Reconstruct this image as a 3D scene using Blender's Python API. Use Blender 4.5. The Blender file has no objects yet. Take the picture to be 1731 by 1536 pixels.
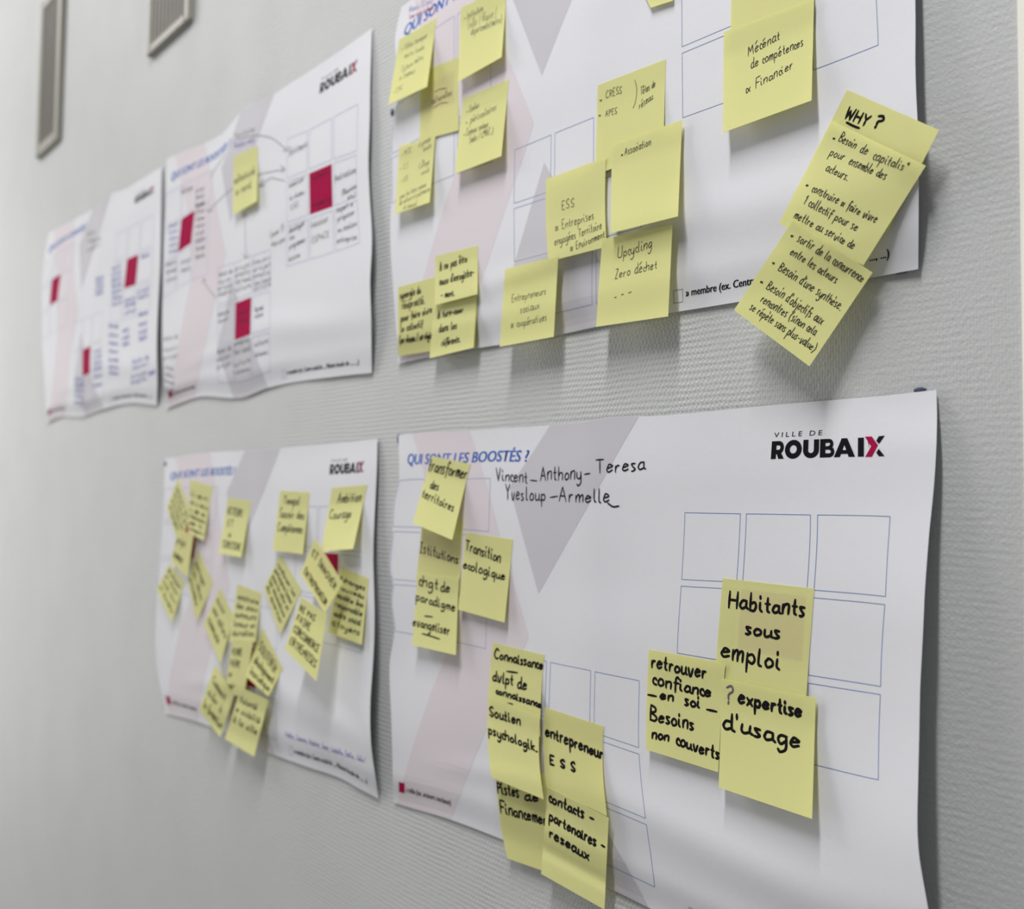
import bpy, math, random
import numpy as np
from mathutils import Vector, Matrix
random.seed(7)
scn = bpy.context.scene
COL = scn.collection
Z0 = 1.40                                    # camera height above the floor, metres

# ------------------------------------------------------------------ camera, world, lights, exposure
cam_d = bpy.data.cameras.new('camera'); cam = bpy.data.objects.new('camera', cam_d); COL.objects.link(cam)
R3 = [[0.6806613192, 0.0273215768, 0.7320885875], [0.0101924179, 0.9988544461, -0.0467537176], [-0.7325273259, 0.0392851999, 0.6796031121]]
M = Matrix((R3[0]+[0], [-v for v in R3[2]]+[0], R3[1]+[0], [0,0,0,1])).to_4x4()   # wall frame (X,Y,off) -> world (X,-off,Y)
M.translation = Vector((0, -0.5998, Z0)); cam.matrix_world = M
cam_d.sensor_width = 36; cam_d.lens = 36*1525.21/1731; cam_d.clip_start = 0.01
cam_d.dof.use_dof = True; cam_d.dof.focus_distance = 0.68; cam_d.dof.aperture_fstop = 4.7
scn.camera = cam
scn.view_settings.view_transform = 'Standard'; scn.view_settings.look = 'None'
scn.view_settings.exposure = 0.0; scn.view_settings.gamma = 1; scn.view_settings.use_curve_mapping = False
w = bpy.data.worlds.new('room_light'); scn.world = w; w.use_nodes = True
w.node_tree.nodes['Background'].inputs[0].default_value = (0.93, 0.96, 1.0, 1); w.node_tree.nodes['Background'].inputs[1].default_value = 0.19
def area(name, loc, rot, sx, sy, power, col=(1,1,1)):
    l = bpy.data.lights.new(name, 'AREA'); l.shape = 'RECTANGLE'; l.size = sx; l.size_y = sy; l.energy = power; l.color = col
    o = bpy.data.objects.new(name, l); COL.objects.link(o); o.location = loc; o.rotation_euler = rot; return o
area('ceiling_light', (-0.30, -1.15, 3.44), (0,0,0), 0.14, 1.3, 57)
area('ceiling_light', (-3.6, -1.3, 3.44), (0,0,0), 1.2, 1.2, 50)  # broad square panel, not a tube; added as soft fill for the left wall
area('window_daylight', (-4.6, -1.5, 1.35), (0, math.radians(-90), 0), 2.6, 2.4, 46, (1.0,0.99,0.96))
import numpy as np
# ---- camera solved from the printed grids of the posters (mm on the wall plane, wall at off=0) ----
RT = np.array([[0.6806613192257556, 0.027321576760882094, 0.7320885875035238], [0.01019241793985564, 0.9988544461076578, -0.046753717579488666], [-0.7325273258562747, 0.03928519993919474, 0.679603112073027]])
F = 1525.2105; D = 599.80; CX = 865.5; CY = 768.0
def pix2wall(uv, off=0.0):
    """rays through photograph pixels meet the plane `off` mm in front of the wall"""
    uv = np.atleast_2d(np.asarray(uv, float))
    r = np.stack([(uv[:,0]-CX)/F, -(uv[:,1]-CY)/F, -np.ones(len(uv))], 1) @ RT.T
    t = (D-np.asarray(off))/-r[:,2]
    return np.stack([r[:,0]*t, r[:,1]*t], 1)
def wall2pix(X, Y, off=0.0):
    P = np.stack([np.asarray(X,float), np.asarray(Y,float), np.zeros_like(X)+off-D], -1) @ RT
    return np.stack([CX-F*P[...,0]/P[...,2], CY+F*P[...,1]/P[...,2]], -1)
PW, PH = 594.0, 420.0                       # A2 sheet
BW, BH, GX, GY = 51.24, 54.38, 4.73, 5.03   # printed cells
GRID = {'L':(0.6,57.0), 'M':(195.6,225.7), 'R':(401.0,82.5)}
POSE = [(-2147.9,572.3,-.0035), (-1498.8,562.4,.0040), (-844.8,569.8,.0038), (-840.2,76.7,-.0102), (-1458.3,65.1,.0060)]
def cell(g,c,r,cx,cy):
    return GRID[g][0]+c*(BW+GX)+cx*BW, GRID[g][1]+r*(BH+GY)+cy*BH
CELLS = {
3:[('R',0,0,0,0,1157.4,865.7),('R',0,0,1,0,1251.8,867.6),('R',0,0,0,1,1151.8,979.4),('R',0,0,1,1,1245.4,984.3),('R',1,0,1,0,1370.4,869.5),('R',2,0,0,0,1381.4,869.5),('R',2,0,1,0,1505.2,872.1),('R',2,0,1,1,1497.3,1008.4),('R',2,0,0,1,1375.3,997.5),('R',0,1,0,1,1144.2,1103.6),('R',2,1,1,1,1489,1161),('R',2,1,0,1,1365.9,1141),('R',2,2,1,0,1488.6,1172.7),('R',2,2,1,1,1485.2,1318.5),
 ('M',0,0,1,0,924.1,1117.3),('M',1,0,1,0,998.8,1132.8),('M',2,0,0,0,1005.3,1134.7),('M',2,0,1,0,1080.9,1149.9),('M',2,0,1,1,1079.7,1263.6),('M',2,1,1,1,1091.4,1383.2),('M',2,2,1,1,1107,1499.4),
 ('L',0,0,0,0,675,812.5),('L',2,0,1,0,828.9,808),('L',2,0,1,1,826.1,898.7),('L',0,1,0,0,668,899),('L',0,1,0,1,667.5,980.5),('L',0,2,0,1,667.8,1066.8),('L',2,2,1,1,821,1096.5)],
2:[('L',1,0,1,0,768.4,26.5),('L',1,2,1,1,767.7,295.8),('L',0,1,0,0,674.7,173.4),('M',0,0,0,0,870,253.1),('M',0,0,1,0,931.8,227.3),('M',0,0,0,1,868.5,344),('M',0,1,0,1,869.2,442.6),('M',2,2,0,1,1007.6,513.5),('R',0,1,0,1,1152.4,79.6),('R',0,2,0,1,1153.6,199.4),('R',2,2,1,1,1485,76.3)],
1:[('R',0,0,0,0,486,234.5),('R',0,0,1,0,519.7,221.1),('R',1,0,1,0,560.5,199.4),('R',2,0,1,0,605,175.4),('R',2,0,1,1,603.2,254.7),('R',2,0,0,1,564.3,268.8),('R',2,2,1,1,608,410.5),('R',0,2,0,1,484,450.5),('L',1,1,0,0,307,370),('L',1,1,1,1,323,411),('M',1,1,0,0,398.5,512),('M',1,1,1,1,423,565)],
4:[('R',2,2,1,1,610,1103.6)],
0:[('R',1,1,0,0,215,438),('R',1,1,1,1,229,481),('M',1,1,0,0,140,591),('M',1,1,1,1,152,630),('L',1,1,0,0,88,473),('L',1,1,1,1,97,508)]}
EDGE = {
3:dict(T=[(673.6,735.7),(730,730),(794,728),(885.7,721.8),(955,716),(996.6,711.5),(1030,704.3),(1066,704),(1130,701.6),(1300,685),(1501,668),(1583,658)],
 R=[(1584,700),(1582.5,759),(1570.7,896.4),(1563,1000),(1555,1167.5),(1552.4,1296.6),(1550.6,1401),(1553.4,1446.6),(1560.4,1488.5),(1569,1536)],
 B=[(666,1356),(706,1368.5),(751,1381.5),(794,1396.7),(848,1418),(935,1455)],
 L=[(674,765),(666.6,840),(660,895),(657.5,970),(660.5,1012),(659,1114),(661,1200),(663,1269),(664.5,1326)]),
2:dict(T=[(670.5,17.6),(687,6.5)],L=[(668,58.6),(665.8,187.5),(662,328),(660,363),(660,410),(665.8,504)],
 B=[(672.8,614.4),(801.7,589),(844,582.6),(941,567),(1009,552),(1130,529.3),(1243,511),(1472,469.3),(1552,454.7)],
 R=[(1547,0),(1547,97.7),(1548.8,166),(1551,203),(1552.8,326)]),
1:dict(T=[(282,268.8),(381,221),(398.5,198.7),(420.7,177.4),(448.4,167.3),(491,140.5),(537,111),(628.6,48)],
 R=[(625.3,152.5),(622.6,267),(625.3,343),(628.4,418),(625.3,475),(627.2,532.5)],
 B=[(280,690.8),(305,681),(343,669.8),(411.8,671.7),(450,656.4),(514.7,643),(591,633.6),(628.5,630)],
 L=[(277,400),(275,500),(275,600)]),
0:dict(T=[(82,394),(114,377.5),(164,347),(179,331.7),(209.7,320),(273.8,281.4)],R=[(272.6,343),(270.7,456),(265,586),(266,647)],
 B=[(78,715.5),(95,706),(141,704),(171.6,692.6),(228.8,681),(265,685)],L=[(72.4,456),(70.5,551.6),(74.3,627.8)]),
4:dict(T=[(279,774.6),(337,766),(424.4,761),(448.7,760),(507,754),(579.7,748),(638,741.4)],L=[(276.4,841),(271.5,914),(264.3,1035.5),(263,1064),(266.7,1137)],
 B=[(271.5,1207.4),(288.5,1205),(337,1220.8),(385.6,1241.4),(446.3,1269.3),(482.7,1282.7),(531.2,1299.6),(579.7,1316.6),(604,1331),(628.3,1343.3)],
 R=[(636.8,792.8),(630.7,938.4),(633,1035.5),(632,1088.5),(625.8,1185.6),(627,1258.4)])}
def ideal(k, x, y):
    X0,Y0,t = POSE[k]; c,s = np.cos(t),np.sin(t)
    return wall2pix(X0+x*c+y*s, Y0-y*c+x*s)
def wall2sheet(k, X, Y):
    X0,Y0,t = POSE[k]; c,s = np.cos(t),np.sin(t); a=X-X0; b=Y-Y0
    return a*c+b*s, a*s-b*c
def _U(r2): return r2*np.log(r2+1e-9)
class Warp:
    """sheet millimetres -> picture position of the bent sheet (smooth thin-plate fit of measured points)"""
    def __init__(s, k):
        s.k = k; pts=[]; tgt=[]
        for (g,c,r,cx,cy,u,v) in CELLS.get(k,[]): pts.append(cell(g,c,r,cx,cy)); tgt.append((u,v))
        for e,L in EDGE[k].items():
            for (u,v) in L:
                w = pix2wall([(u,v)])[0]; x,y = wall2sheet(k, w[0], w[1])
                if e=='T': y=0
                if e=='B': y=PH
                if e=='L': x=0
                if e=='R': x=PW
                x=min(max(x,0),PW); y=min(max(y,0),PH)
                if e in 'TB' and (x<14): x=0
                if e in 'TB' and (x>PW-14): x=PW
                pts.append((x,y)); tgt.append((u,v))
        p = np.array(pts)/100; s.p=p
        res = np.array(tgt)-ideal(k, p[:,0]*100, p[:,1]*100)
        n=len(p); K=_U(((p[:,None]-p[None])**2).sum(-1)); A=np.zeros((n+3,n+3)); A[:n,:n]=K+np.eye(n)*0.02
        A[:n,n]=1; A[:n,n+1:]=p; A[n,:n]=1; A[n+1:,:n]=p.T
        s.w=np.linalg.solve(A, np.vstack([res,np.zeros((3,2))])); s.n=n
    def __call__(s, x, y):
        q=np.stack([np.ravel(x),np.ravel(y)],1)/100.; out=np.zeros((len(q),2))
        for i in range(0,len(q),4000):
            b=q[i:i+4000]; K=_U(((b[:,None]-s.p[None])**2).sum(-1))
            out[i:i+4000]=K@s.w[:s.n]+s.w[s.n]+b@s.w[s.n+1:]
        return ideal(s.k,q[:,0]*100,q[:,1]*100)+out
WARP=[Warp(k) for k in range(5)]
# ------------------------------------------------------------------ helpers
def mat(name, col, rough=0.6, trans=0.0, spec=0.3, noise=0.0, bump=0.0, scale=400):
    m = bpy.data.materials.new(name); m.use_nodes = True; nt = m.node_tree; b = nt.nodes['Principled BSDF']
    b.inputs['Base Color'].default_value = (*col, 1); b.inputs['Roughness'].default_value = rough
    b.inputs['Specular IOR Level'].default_value = spec
    if noise or bump:
        tc = nt.nodes.new('ShaderNodeTexCoord'); n = nt.nodes.new('ShaderNodeTexNoise'); n.inputs['Scale'].default_value = scale
        n.inputs['Detail'].default_value = 3; nt.links.new(tc.outputs['Object'], n.inputs['Vector'])
        if noise:
            mx = nt.nodes.new('ShaderNodeMix'); mx.data_type = 'RGBA'
            mx.inputs[6].default_value = (*[c*(1-noise) for c in col], 1); mx.inputs[7].default_value = (*[min(1,c*(1+noise)) for c in col], 1)
            nt.links.new(n.outputs['Fac'], mx.inputs[0]); nt.links.new(mx.outputs[2], b.inputs['Base Color'])
        if bump:
            bp = nt.nodes.new('ShaderNodeBump'); bp.inputs['Strength'].default_value = 0.5; bp.inputs['Distance'].default_value = bump
            nt.links.new(n.outputs['Fac'], bp.inputs['Height']); nt.links.new(bp.outputs[0], b.inputs['Normal'])
    if trans:
        t = nt.nodes.new('ShaderNodeBsdfTranslucent'); t.inputs[0].default_value = (*col, 1)
        ms = nt.nodes.new('ShaderNodeMixShader'); ms.inputs[0].default_value = trans
        nt.links.new(b.outputs[0], ms.inputs[1]); nt.links.new(t.outputs[0], ms.inputs[2])
        nt.links.new(ms.outputs[0], nt.nodes['Material Output'].inputs[0])
    return m
MAT = dict(
 paper = mat('white_paper', (0.735,0.73,0.765), 0.62, 0.06, 0.25, 0.015, 0.00015, 250),
 note = mat('yellow_note_paper', (0.85,0.835,0.40), 0.6, 0.38, 0.25, 0.02, 0.0001, 300),
 note2 = mat('deeper_yellow_note_paper', (0.84,0.82,0.38), 0.6, 0.38, 0.25, 0.02, 0.0001, 300),
 marker = mat('black_marker_ink', (0.012,0.010,0.012), 0.5, 0, 0.03),
 pen = mat('black_pen_ink', (0.035,0.033,0.038), 0.5, 0, 0.03),
 faint = mat('faded_pen_ink', (0.20,0.20,0.13), 0.6, 0, 0.03),
 greypen = mat('grey_pen_ink', (0.13,0.12,0.13), 0.6, 0, 0.03),
 blue = mat('blue_pen_ink', (0.16,0.17,0.50), 0.5, 0, 0.03),
 purple = mat('purple_pen_ink', (0.16,0.10,0.42), 0.5, 0, 0.03),
 title = mat('blue_print', (0.035,0.13,0.50), 0.55, 0, 0.03),
 line = mat('blue_line_print', (0.12,0.19,0.45), 0.55, 0, 0.03),
 black = mat('black_print', (0.012,0.010,0.012), 0.5, 0, 0.03),
 crimson = mat('crimson_print', (0.36,0.008,0.06), 0.8, 0, 0.03),
 pink = mat('pale_pink_print', (0.70,0.632,0.667), 0.62, 0.06, 0.25, 0.015),
 grey = mat('pale_grey_print', (0.565,0.545,0.58), 0.62, 0.06, 0.25, 0.015),
 putty = mat('blue_putty', (0.07,0.085,0.14), 0.8, 0, 0.2, 0.2),
 vent = mat('vent_frame_paint', (0.30,0.28,0.24), 0.5, 0, 0.4, 0.04),
 slat = mat('vent_slat_paint', (0.18,0.165,0.14), 0.55, 0, 0.4, 0.04),
 duct = mat('dark_duct', (0.03,0.028,0.024), 0.8),
 trim = mat('cream_trim_paint', (0.78,0.75,0.68), 0.45, 0, 0.4, 0.02),
 floor = mat('grey_vinyl_floor', (0.30,0.30,0.29), 0.5, 0, 0.4, 0.08),
 ceiling = mat('white_ceiling', (0.8,0.8,0.78), 0.9),
)
def link(name, verts, faces, material, parent=None, smooth=True):
    me = bpy.data.meshes.new(name); me.from_pydata([tuple(v) for v in verts], [], [tuple(f) for f in faces])
    if smooth: me.polygons.foreach_set('use_smooth', [True]*len(me.polygons))
    me.materials.append(material); me.update()
    o = bpy.data.objects.new(name, me); COL.objects.link(o)
    if parent:
        o.parent = parent
    return o
def tag(o, label=None, cat=None, group=None, kind=None):
    if label: o['label'] = label
    if cat: o['category'] = cat
    if group: o['group'] = group
    if kind: o['kind'] = kind
    return o
def world(XY, off):
    off = np.broadcast_to(np.asarray(off, float), (len(XY),))
    return np.stack([XY[:,0]/1000, -off/1000, Z0+XY[:,1]/1000], 1)
def thicken(o, t=0.0002, off=-1):
    m = o.modifiers.new('sheet_thickness', 'SOLIDIFY'); m.thickness = t; m.offset = off
def bevelbox(name, x0,x1,y0,y1,z0,z1, material, parent=None, bev=0.002):
    import bmesh
    bm = bmesh.new(); bmesh.ops.create_cube(bm, size=1)
    for v in bm.verts: v.co = Vector(((x0+x1)/2+v.co.x*(x1-x0), (y0+y1)/2+v.co.y*(y1-y0), (z0+z1)/2+v.co.z*(z1-z0)))
    if bev: bmesh.ops.bevel(bm, geom=list(bm.edges), offset=bev, segments=2, affect='EDGES')
    me = bpy.data.meshes.new(name); bm.to_mesh(me); bm.free(); me.materials.append(material)
    o = bpy.data.objects.new(name, me); COL.objects.link(o)
    if parent: o.parent = parent
    return o

# ------------------------------------------------------------------ handwriting: single-stroke letters, x digit + height letter (a=-4, e=0, i=x height, m=8)
G = {
'a':'4;3i1i0g0f1e3f;3i3f4e','b':'4;0m0e;0h2i3g2e0e','c':'2;2h1i0h0f1e2e','d':'4;3i1i0g0f1e3f;3m3f4e','e':'4;0g3h2i1i0g0f1e3f',
'f':'3;3l2m1k1c;0i3i','g':'4;3i1i0g1e3g;3i3c1a0b','h':'4;0m0e;0g1i3i3e','i':'2;0i0f1e;0k0l','j':'2;1i1c0a;1k1l','k':'4;0m0e;3i0g3e',
'l':'2;0m0f1e','m':'5;0i0e;0g1i2i2e;2g3i4i4e','n':'4;0i0e;0g1i3i3e','o':'4;1i0g1e3f3h2i1i','p':'4;0i0a;0h2i3g2e0f','q':'4;3i1i0g1e3g;3i3a',
'r':'3;0i0e;0g1i2i','s':'3;2i0i1g2f1e0e','t':'3;1l1f2e;0i2i','u':'4;0i0f1e3f;3i3f4e','v':'4;0i1e2e3i','w':'5;0i1e2h3e4i','x':'4;0i3e;3i0e',
'y':'4;0i0f2e3g;3i3c1a0b','z':'3;0i2i;2i0e;0e2e',
'A':'5;0e2m;2m4e;1h3h','B':'5;0m0e;0m3l3j0i;0i4g3e0e','C':'5;4l2m0j0g2e4f','D':'5;0m0e;0m3l4i3f0e','E':'4;0m0e;0m3m;0e3e;0i2i',
'F':'4;0m0e;0m4m;0i3i','G':'5;4l2m0j0g2e4f4h3h','H':'5;0m0e;4m4e;0i4i','I':'3;0m2m;1m1e;0e2e','J':'4;0m3m;2m2f0e','K':'4;0m0e;3m0i;0i3e',
'L':'4;0m0e;0e3e','M':'6;0e0m;0m2h;2h4m;4m5e','N':'5;0e0m;0m3e;3e3m','O':'5;2m0k0g2e4g4k2m','P':'4;0m0e;0m3l3j0i','Q':'5;2m0k0g2e4g4k2m;2g4d',
'R':'4;0m0e;0m3l3j0i;1i3e','S':'4;3l2m0k1i3g2e0f','T':'5;0m4m;2m2e','U':'5;0m0f2e4f4m','V':'5;0m2e;2e4m','W':'6;0m1e;1e2k;2k4e;4e5m',
'X':'5;0m4e;4m0e','Y':'5;0m2i;4m2i;2i2e','Z':'4;0m3m;3m0e;0e3e','1':'2;0k1m;1m1e',
'.':'2;0e1e','·':'2;0h1h1g0g0h','-':'4;0h3h','_':'4;0e3e',"'":'1;0m0k',',':'2;1e0c',':':'2;0f0g;0i0j','!':'2;0m0g;0e0f','?':'4;0l2m3k1i1g;1e1f',
'(':'3;2n0j0g2c','/':'3;0d2m',')':'3;0n2j2g0c','&':'5;4i1e0g1i4e','°':'3;1m0l1k2l1m','^':'5;0e2m;2m4e;4e0e;2j2g','>':'3;0i2g0e'," ":'3;'}
ACC = {'é':('e','0k2m'),'è':('e','1m2k'),'ê':('e','0k1m2k'),'à':('a','0m2k'),'É':('E','1n3p'),'ç':('c','1e1c0b'),'û':('u','0k1m2k')}
def pts(s): return [(int(s[i]), ord(s[i+1])-101) for i in range(0, len(s), 2)]
def glyph(ch):
    acc = None
    if ch in ACC: ch, acc = ACC[ch]
    if ch not in G: ch = 'e'
    f = G[ch].split(';'); st = [pts(s) for s in f[1:] if s]
    if acc: st.append(pts(acc))
    return int(f[0]), st
def smooth(P, n=5):
    P = [np.array(p, float) for p in P]
    if len(P) < 3: return np.array([P[0]*(1-t)+P[-1]*t for t in np.linspace(0,1,4)])
    Q = [2*P[0]-P[1]]+P+[2*P[-1]-P[-2]]; out=[]
    for i in range(1, len(Q)-2):
        a,b,c,d = Q[i-1:i+3]
        for t in np.linspace(0,1,n,endpoint=False):
            out.append(0.5*((2*b)+(-a+c)*t+(2*a-5*b+4*c-d)*t*t+(-a+3*b-3*c+d)*t**3))
    out.append(P[-1]); return np.array(out)
def script(text, p0, p1, h, up, rnd=0.25):
    """polylines (picture pixels) of one handwritten line from p0 to p1; h = capital height, up = unit up direction"""
    S=[]; x=0
    for ch in text:
        w_, st = glyph(ch)
        jx, jy, sc = random.uniform(-rnd,rnd)*.6, random.uniform(-rnd,rnd)*1.1, 1+random.uniform(-rnd,rnd)*.5
        for s in st: S.append([(x+px+jx+random.uniform(-rnd,rnd)*.4, (py*sc)+jy+random.uniform(-rnd,rnd)*.5) for px,py in s])
        x += w_+0.85
    tot = max(x-0.85, 1); p0=np.array(p0,float); d=(np.array(p1,float)-p0)/tot; up=np.array(up,float)*h/8.
    return [np.array([p0+d*a+up*b for a,b in smooth(s)]) for s in S]
class Ribbons:
    """flat ink strokes collected into one mesh; surf maps picture pixels to world points"""
    def __init__(s): s.P=[]; s.Wd=[]
    def add(s, poly, width): s.P.append(np.asarray(poly)); s.Wd.append(width)
    def build(s, name, surf, material, parent, lift=0.25):
        if not s.P: return None
        allp = np.concatenate(s.P); W3 = surf(allp, lift); V=[]; Fc=[]; i=0; n0=0
        for p, wd in zip(s.P, s.Wd):
            q = W3[i:i+len(p)]; i += len(p)
            keep=[0]
            for j in range(1,len(q)):
                if np.linalg.norm(q[j]-q[keep[-1]])>1e-5: keep.append(j)
            q=q[keep]
            if len(q)<2: q=np.array([q[0]-[wd/2,0,0], q[0]+[wd/2,0,0]])
            d=np.gradient(q,axis=0); d/= np.linalg.norm(d,axis=1)[:,None]+1e-12
            q=q.copy(); q[0]-=d[0]*wd*.4; q[-1]+=d[-1]*wd*.4
            nrm=np.stack([-d[:,2], np.zeros(len(d)), d[:,0]],1)
            ww=np.full(len(q), wd/2); ww[0]*=.6; ww[-1]*=.6
            A=q+nrm*ww[:,None]; B=q-nrm*ww[:,None]
            for a,b in zip(A,B): V.append(a); V.append(b)
            for j in range(len(q)-1): Fc.append((n0+2*j, n0+2*j+1, n0+2*j+3, n0+2*j+2))
            n0+=2*len(q)
        return link(name, V, Fc, material, parent)
# ------------------------------------------------------------------ the room
def wall_material():
    m = bpy.data.materials.new('painted_fibreglass_wallpaper'); m.use_nodes = True; nt = m.node_tree; b = nt.nodes['Principled BSDF']
    b.inputs['Roughness'].default_value = 0.55; b.inputs['Specular IOR Level'].default_value = 0.25
    N = nt.nodes.new; L = nt.links.new
    def mth(op, a, bb=None, c=None):
        n = N('ShaderNodeMath'); n.operation = op
        for i, v in enumerate((a, bb, c)):
            if v is None: continue
            if isinstance(v, (int, float)): n.inputs[i].default_value = v
            else: L(v, n.inputs[i])
        return n.outputs[0]
    def noise(scale, vec, detail=2, off=None):
        mp = N('ShaderNodeMapping'); mp.inputs['Scale'].default_value = vec
        if off: mp.inputs['Location'].default_value = off
        L(tc.outputs['Object'], mp.inputs[0]); n = N('ShaderNodeTexNoise'); n.inputs['Scale'].default_value = scale; n.inputs['Detail'].default_value = detail
        L(mp.outputs[0], n.inputs['Vector']); return n.outputs['Fac']
    tc = N('ShaderNodeTexCoord'); sx = N('ShaderNodeSeparateXYZ'); L(tc.outputs['Object'], sx.inputs[0]); X, Z = sx.outputs[0], sx.outputs[2]
    warp = noise(1, (14,1,30), 2); warp2 = noise(1, (60,1,160), 2)
    ph = mth('ADD', mth('MULTIPLY', Z, 2*math.pi/0.0051), mth('ADD', mth('MULTIPLY', warp, 5.0), mth('MULTIPLY', warp2, 2.0)))
    row = mth('SINE', ph)
    rowid = mth('FLOOR', mth('DIVIDE', ph, 2*math.pi))
    knot = mth('SINE', mth('ADD', mth('MULTIPLY', X, 2*math.pi/0.0043), mth('MULTIPLY', rowid, 2.4)))
    thread = mth('SINE', mth('MULTIPLY', X, 2*math.pi/0.0021))
    fine = noise(1, (500,1,700), 3)
    clot = noise(1, (150,1,260), 3, (3,0,9))
    patch = N('ShaderNodeMapRange'); L(noise(1, (10,1,6), 3, (5,0,2)), patch.inputs[0]); patch.inputs[1].default_value=.32; patch.inputs[2].default_value=.62; patch.inputs[3].default_value=.25; patch.inputs[4].default_value=1.0
    fade = N('ShaderNodeMapRange'); L(X, fade.inputs[0]); fade.inputs[1].default_value=-.42; fade.inputs[2].default_value=-.30; fade.inputs[3].default_value=1.0; fade.inputs[4].default_value=.30
    rows = mth('MULTIPLY', row, mth('ADD', 0.50, mth('MULTIPLY', knot, 0.62)))
    h = mth('MULTIPLY', rows, mth('MULTIPLY', patch.outputs[0], fade.outputs[0]))
    h = mth('ADD', h, mth('ADD', mth('MULTIPLY', fine, 0.7), mth('MULTIPLY', clot, 1.6)))
    h = mth('ADD', h, mth('MULTIPLY', thread, 0.11))
    bp = N('ShaderNodeBump'); bp.inputs['Strength'].default_value = 0.62; bp.inputs['Distance'].default_value = 0.00042
    L(h, bp.inputs['Height']); L(bp.outputs[0], b.inputs['Normal'])
    cr = N('ShaderNodeMix'); cr.data_type='RGBA'; cr.inputs[6].default_value=(0.485,0.492,0.487,1); cr.inputs[7].default_value=(0.540,0.546,0.540,1)
    L(noise(1,(8,1,8),4), cr.inputs[0]); L(cr.outputs[2], b.inputs['Base Color'])
    return m
WM = wall_material()
def slab(name, x0,x1,y0,y1,z0,z1, m):
    return tag(bevelbox(name, x0,x1,y0,y1,z0,z1, m, bev=0), kind='structure')
slab('wall_back', -4.7, 1.6, 0, 0.1, 0, 3.5, WM)
slab('wall_left', -4.8, -4.7, -3.4, 0.1, 0, 3.5, mat('white_wall_paint', (0.7,0.7,0.68), 0.7))
slab('floor', -4.8, 1.6, -3.4, 0.1, -0.1, 0, MAT['floor'])
slab('ceiling', -4.8, 1.6, -3.4, 0.1, 3.5, 3.6, MAT['ceiling'])
# cream upright where the wallpaper ends, right edge of the picture
def pw(u, v, off=0): return world(pix2wall([(u,v)], off), off)[0]
a, b_ = pw(1721.5, 0), pw(1730.5, 620)
dx = (b_[0]-a[0])/(a[2]-b_[2])
V=[]; 
for z in (0.02, 3.48):
    xl = a[0]+(a[2]-z)*dx
    V += [(xl,0.0,z),(xl,-0.0022,z),(xl+0.004,-0.0035,z),(xl+0.09,-0.0035,z),(xl+0.09,0.0,z)]
tag(link('trim_1', V, [(0,1,6,5),(1,2,7,6),(2,3,8,7),(3,4,9,8)], MAT['trim'], smooth=False), kind='structure')

# ------------------------------------------------------------------ bent sheets
def knots(v, xs, ys):
    v = np.clip(v, xs[0], xs[-1]); i = np.clip(np.searchsorted(xs, v)-1, 0, len(xs)-2)
    xs=np.array(xs,float); ys=np.array(ys,float); t=(v-xs[i])/(xs[i+1]-xs[i]); t=t*t*(3-2*t); return ys[i]*(1-t)+ys[i+1]*t
PROF = {0:(1.0,6), 1:(1.0,6), 2:(0.9,9), 3:(1.2,21), 4:(1.0,6)}     # bulge size, right-edge lift
def sheet_off(k, x, y):
    """how far the sheet stands off the wall (mm): pinned near its corners, bellied between, curled back at the foot"""
    x=np.asarray(x,float); y=np.asarray(y,float); a, r = PROF[k]; xn=x/PW
    p = knots(y, [-40,0,60,210,345,385,420,470], [1,1.5,3.5,6,11,10,2.5,1])
    o = 1.6+a*(p-1)*(0.75+0.25*np.sin(3.1*xn+0.5+k))
    o += 1.3*np.exp(-((x-297)/30)**2)*np.clip(1-((y-60)/260)**2,0,1)
    o += r*np.clip((x-400)/194,0,1.2)**2*knots(y, [-10,40,160,330,400,440],[0,.25,.7,1,.35,.1])
    o += 1.6*np.clip(1-x/60,0,1)**2*np.clip(np.sin(np.pi*np.clip(y,0,420)/420),0,1)
    o += a*2.6*np.exp(-((y-300-0.1*x)/22)**2)*np.exp(-((x-430)/150)**2)
    o += 1.3*np.exp(-((y-355+.12*(x-180))/12)**2-((x-190)/110)**2) - 0.6*np.exp(-((y-150)/30)**2-((x-330)/90)**2)
    o += 0.7*np.sin(x/37.+y/61.+k*2)*np.sin(y/49.-x/90.+k)
    return np.maximum(o, 1.0)
def sheet_pts(k, x, y, lift=0.0):
    x=np.ravel(x).astype(float); y=np.ravel(y).astype(float); off=sheet_off(k,x,y)+lift
    return world(pix2wall(WARP[k](x,y), off), off)
def pix2sheet(k, uv):
    uv=np.atleast_2d(np.asarray(uv,float)); w=pix2wall(uv); x,y=wall2sheet(k,w[:,0],w[:,1])
    for _ in range(6):
        xc=np.clip(x,-15,PW+15); yc=np.clip(y,-15,PH+15)
        q=uv-(WARP[k](xc,yc)-ideal(k,xc,yc)); w=pix2wall(q); x2,y2=wall2sheet(k,w[:,0],w[:,1]); x=x+.7*(x2-x); y=y+.7*(y2-y)
    return x,y
def pix_off(k, uv):
    x,y = pix2sheet(k, uv); return sheet_off(k, x, y)
def sheet_surf(k):
    def f(uv, lift):
        off = pix_off(k, uv)+lift; return world(pix2wall(uv, off), off)
    return f
def clip_poly(P, axis, val, sgn):
    out=[]
    for i in range(len(P)):
        a,b=P[i],P[(i+1)%len(P)]; da=sgn*(a[axis]-val); db=sgn*(b[axis]-val)
        if da>=0: out.append(a)
        if (da>0)!=(db>0) and abs(da-db)>1e-12:
            t=da/(da-db); out.append((a[0]+(b[0]-a[0])*t, a[1]+(b[1]-a[1])*t))
    return out
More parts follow.
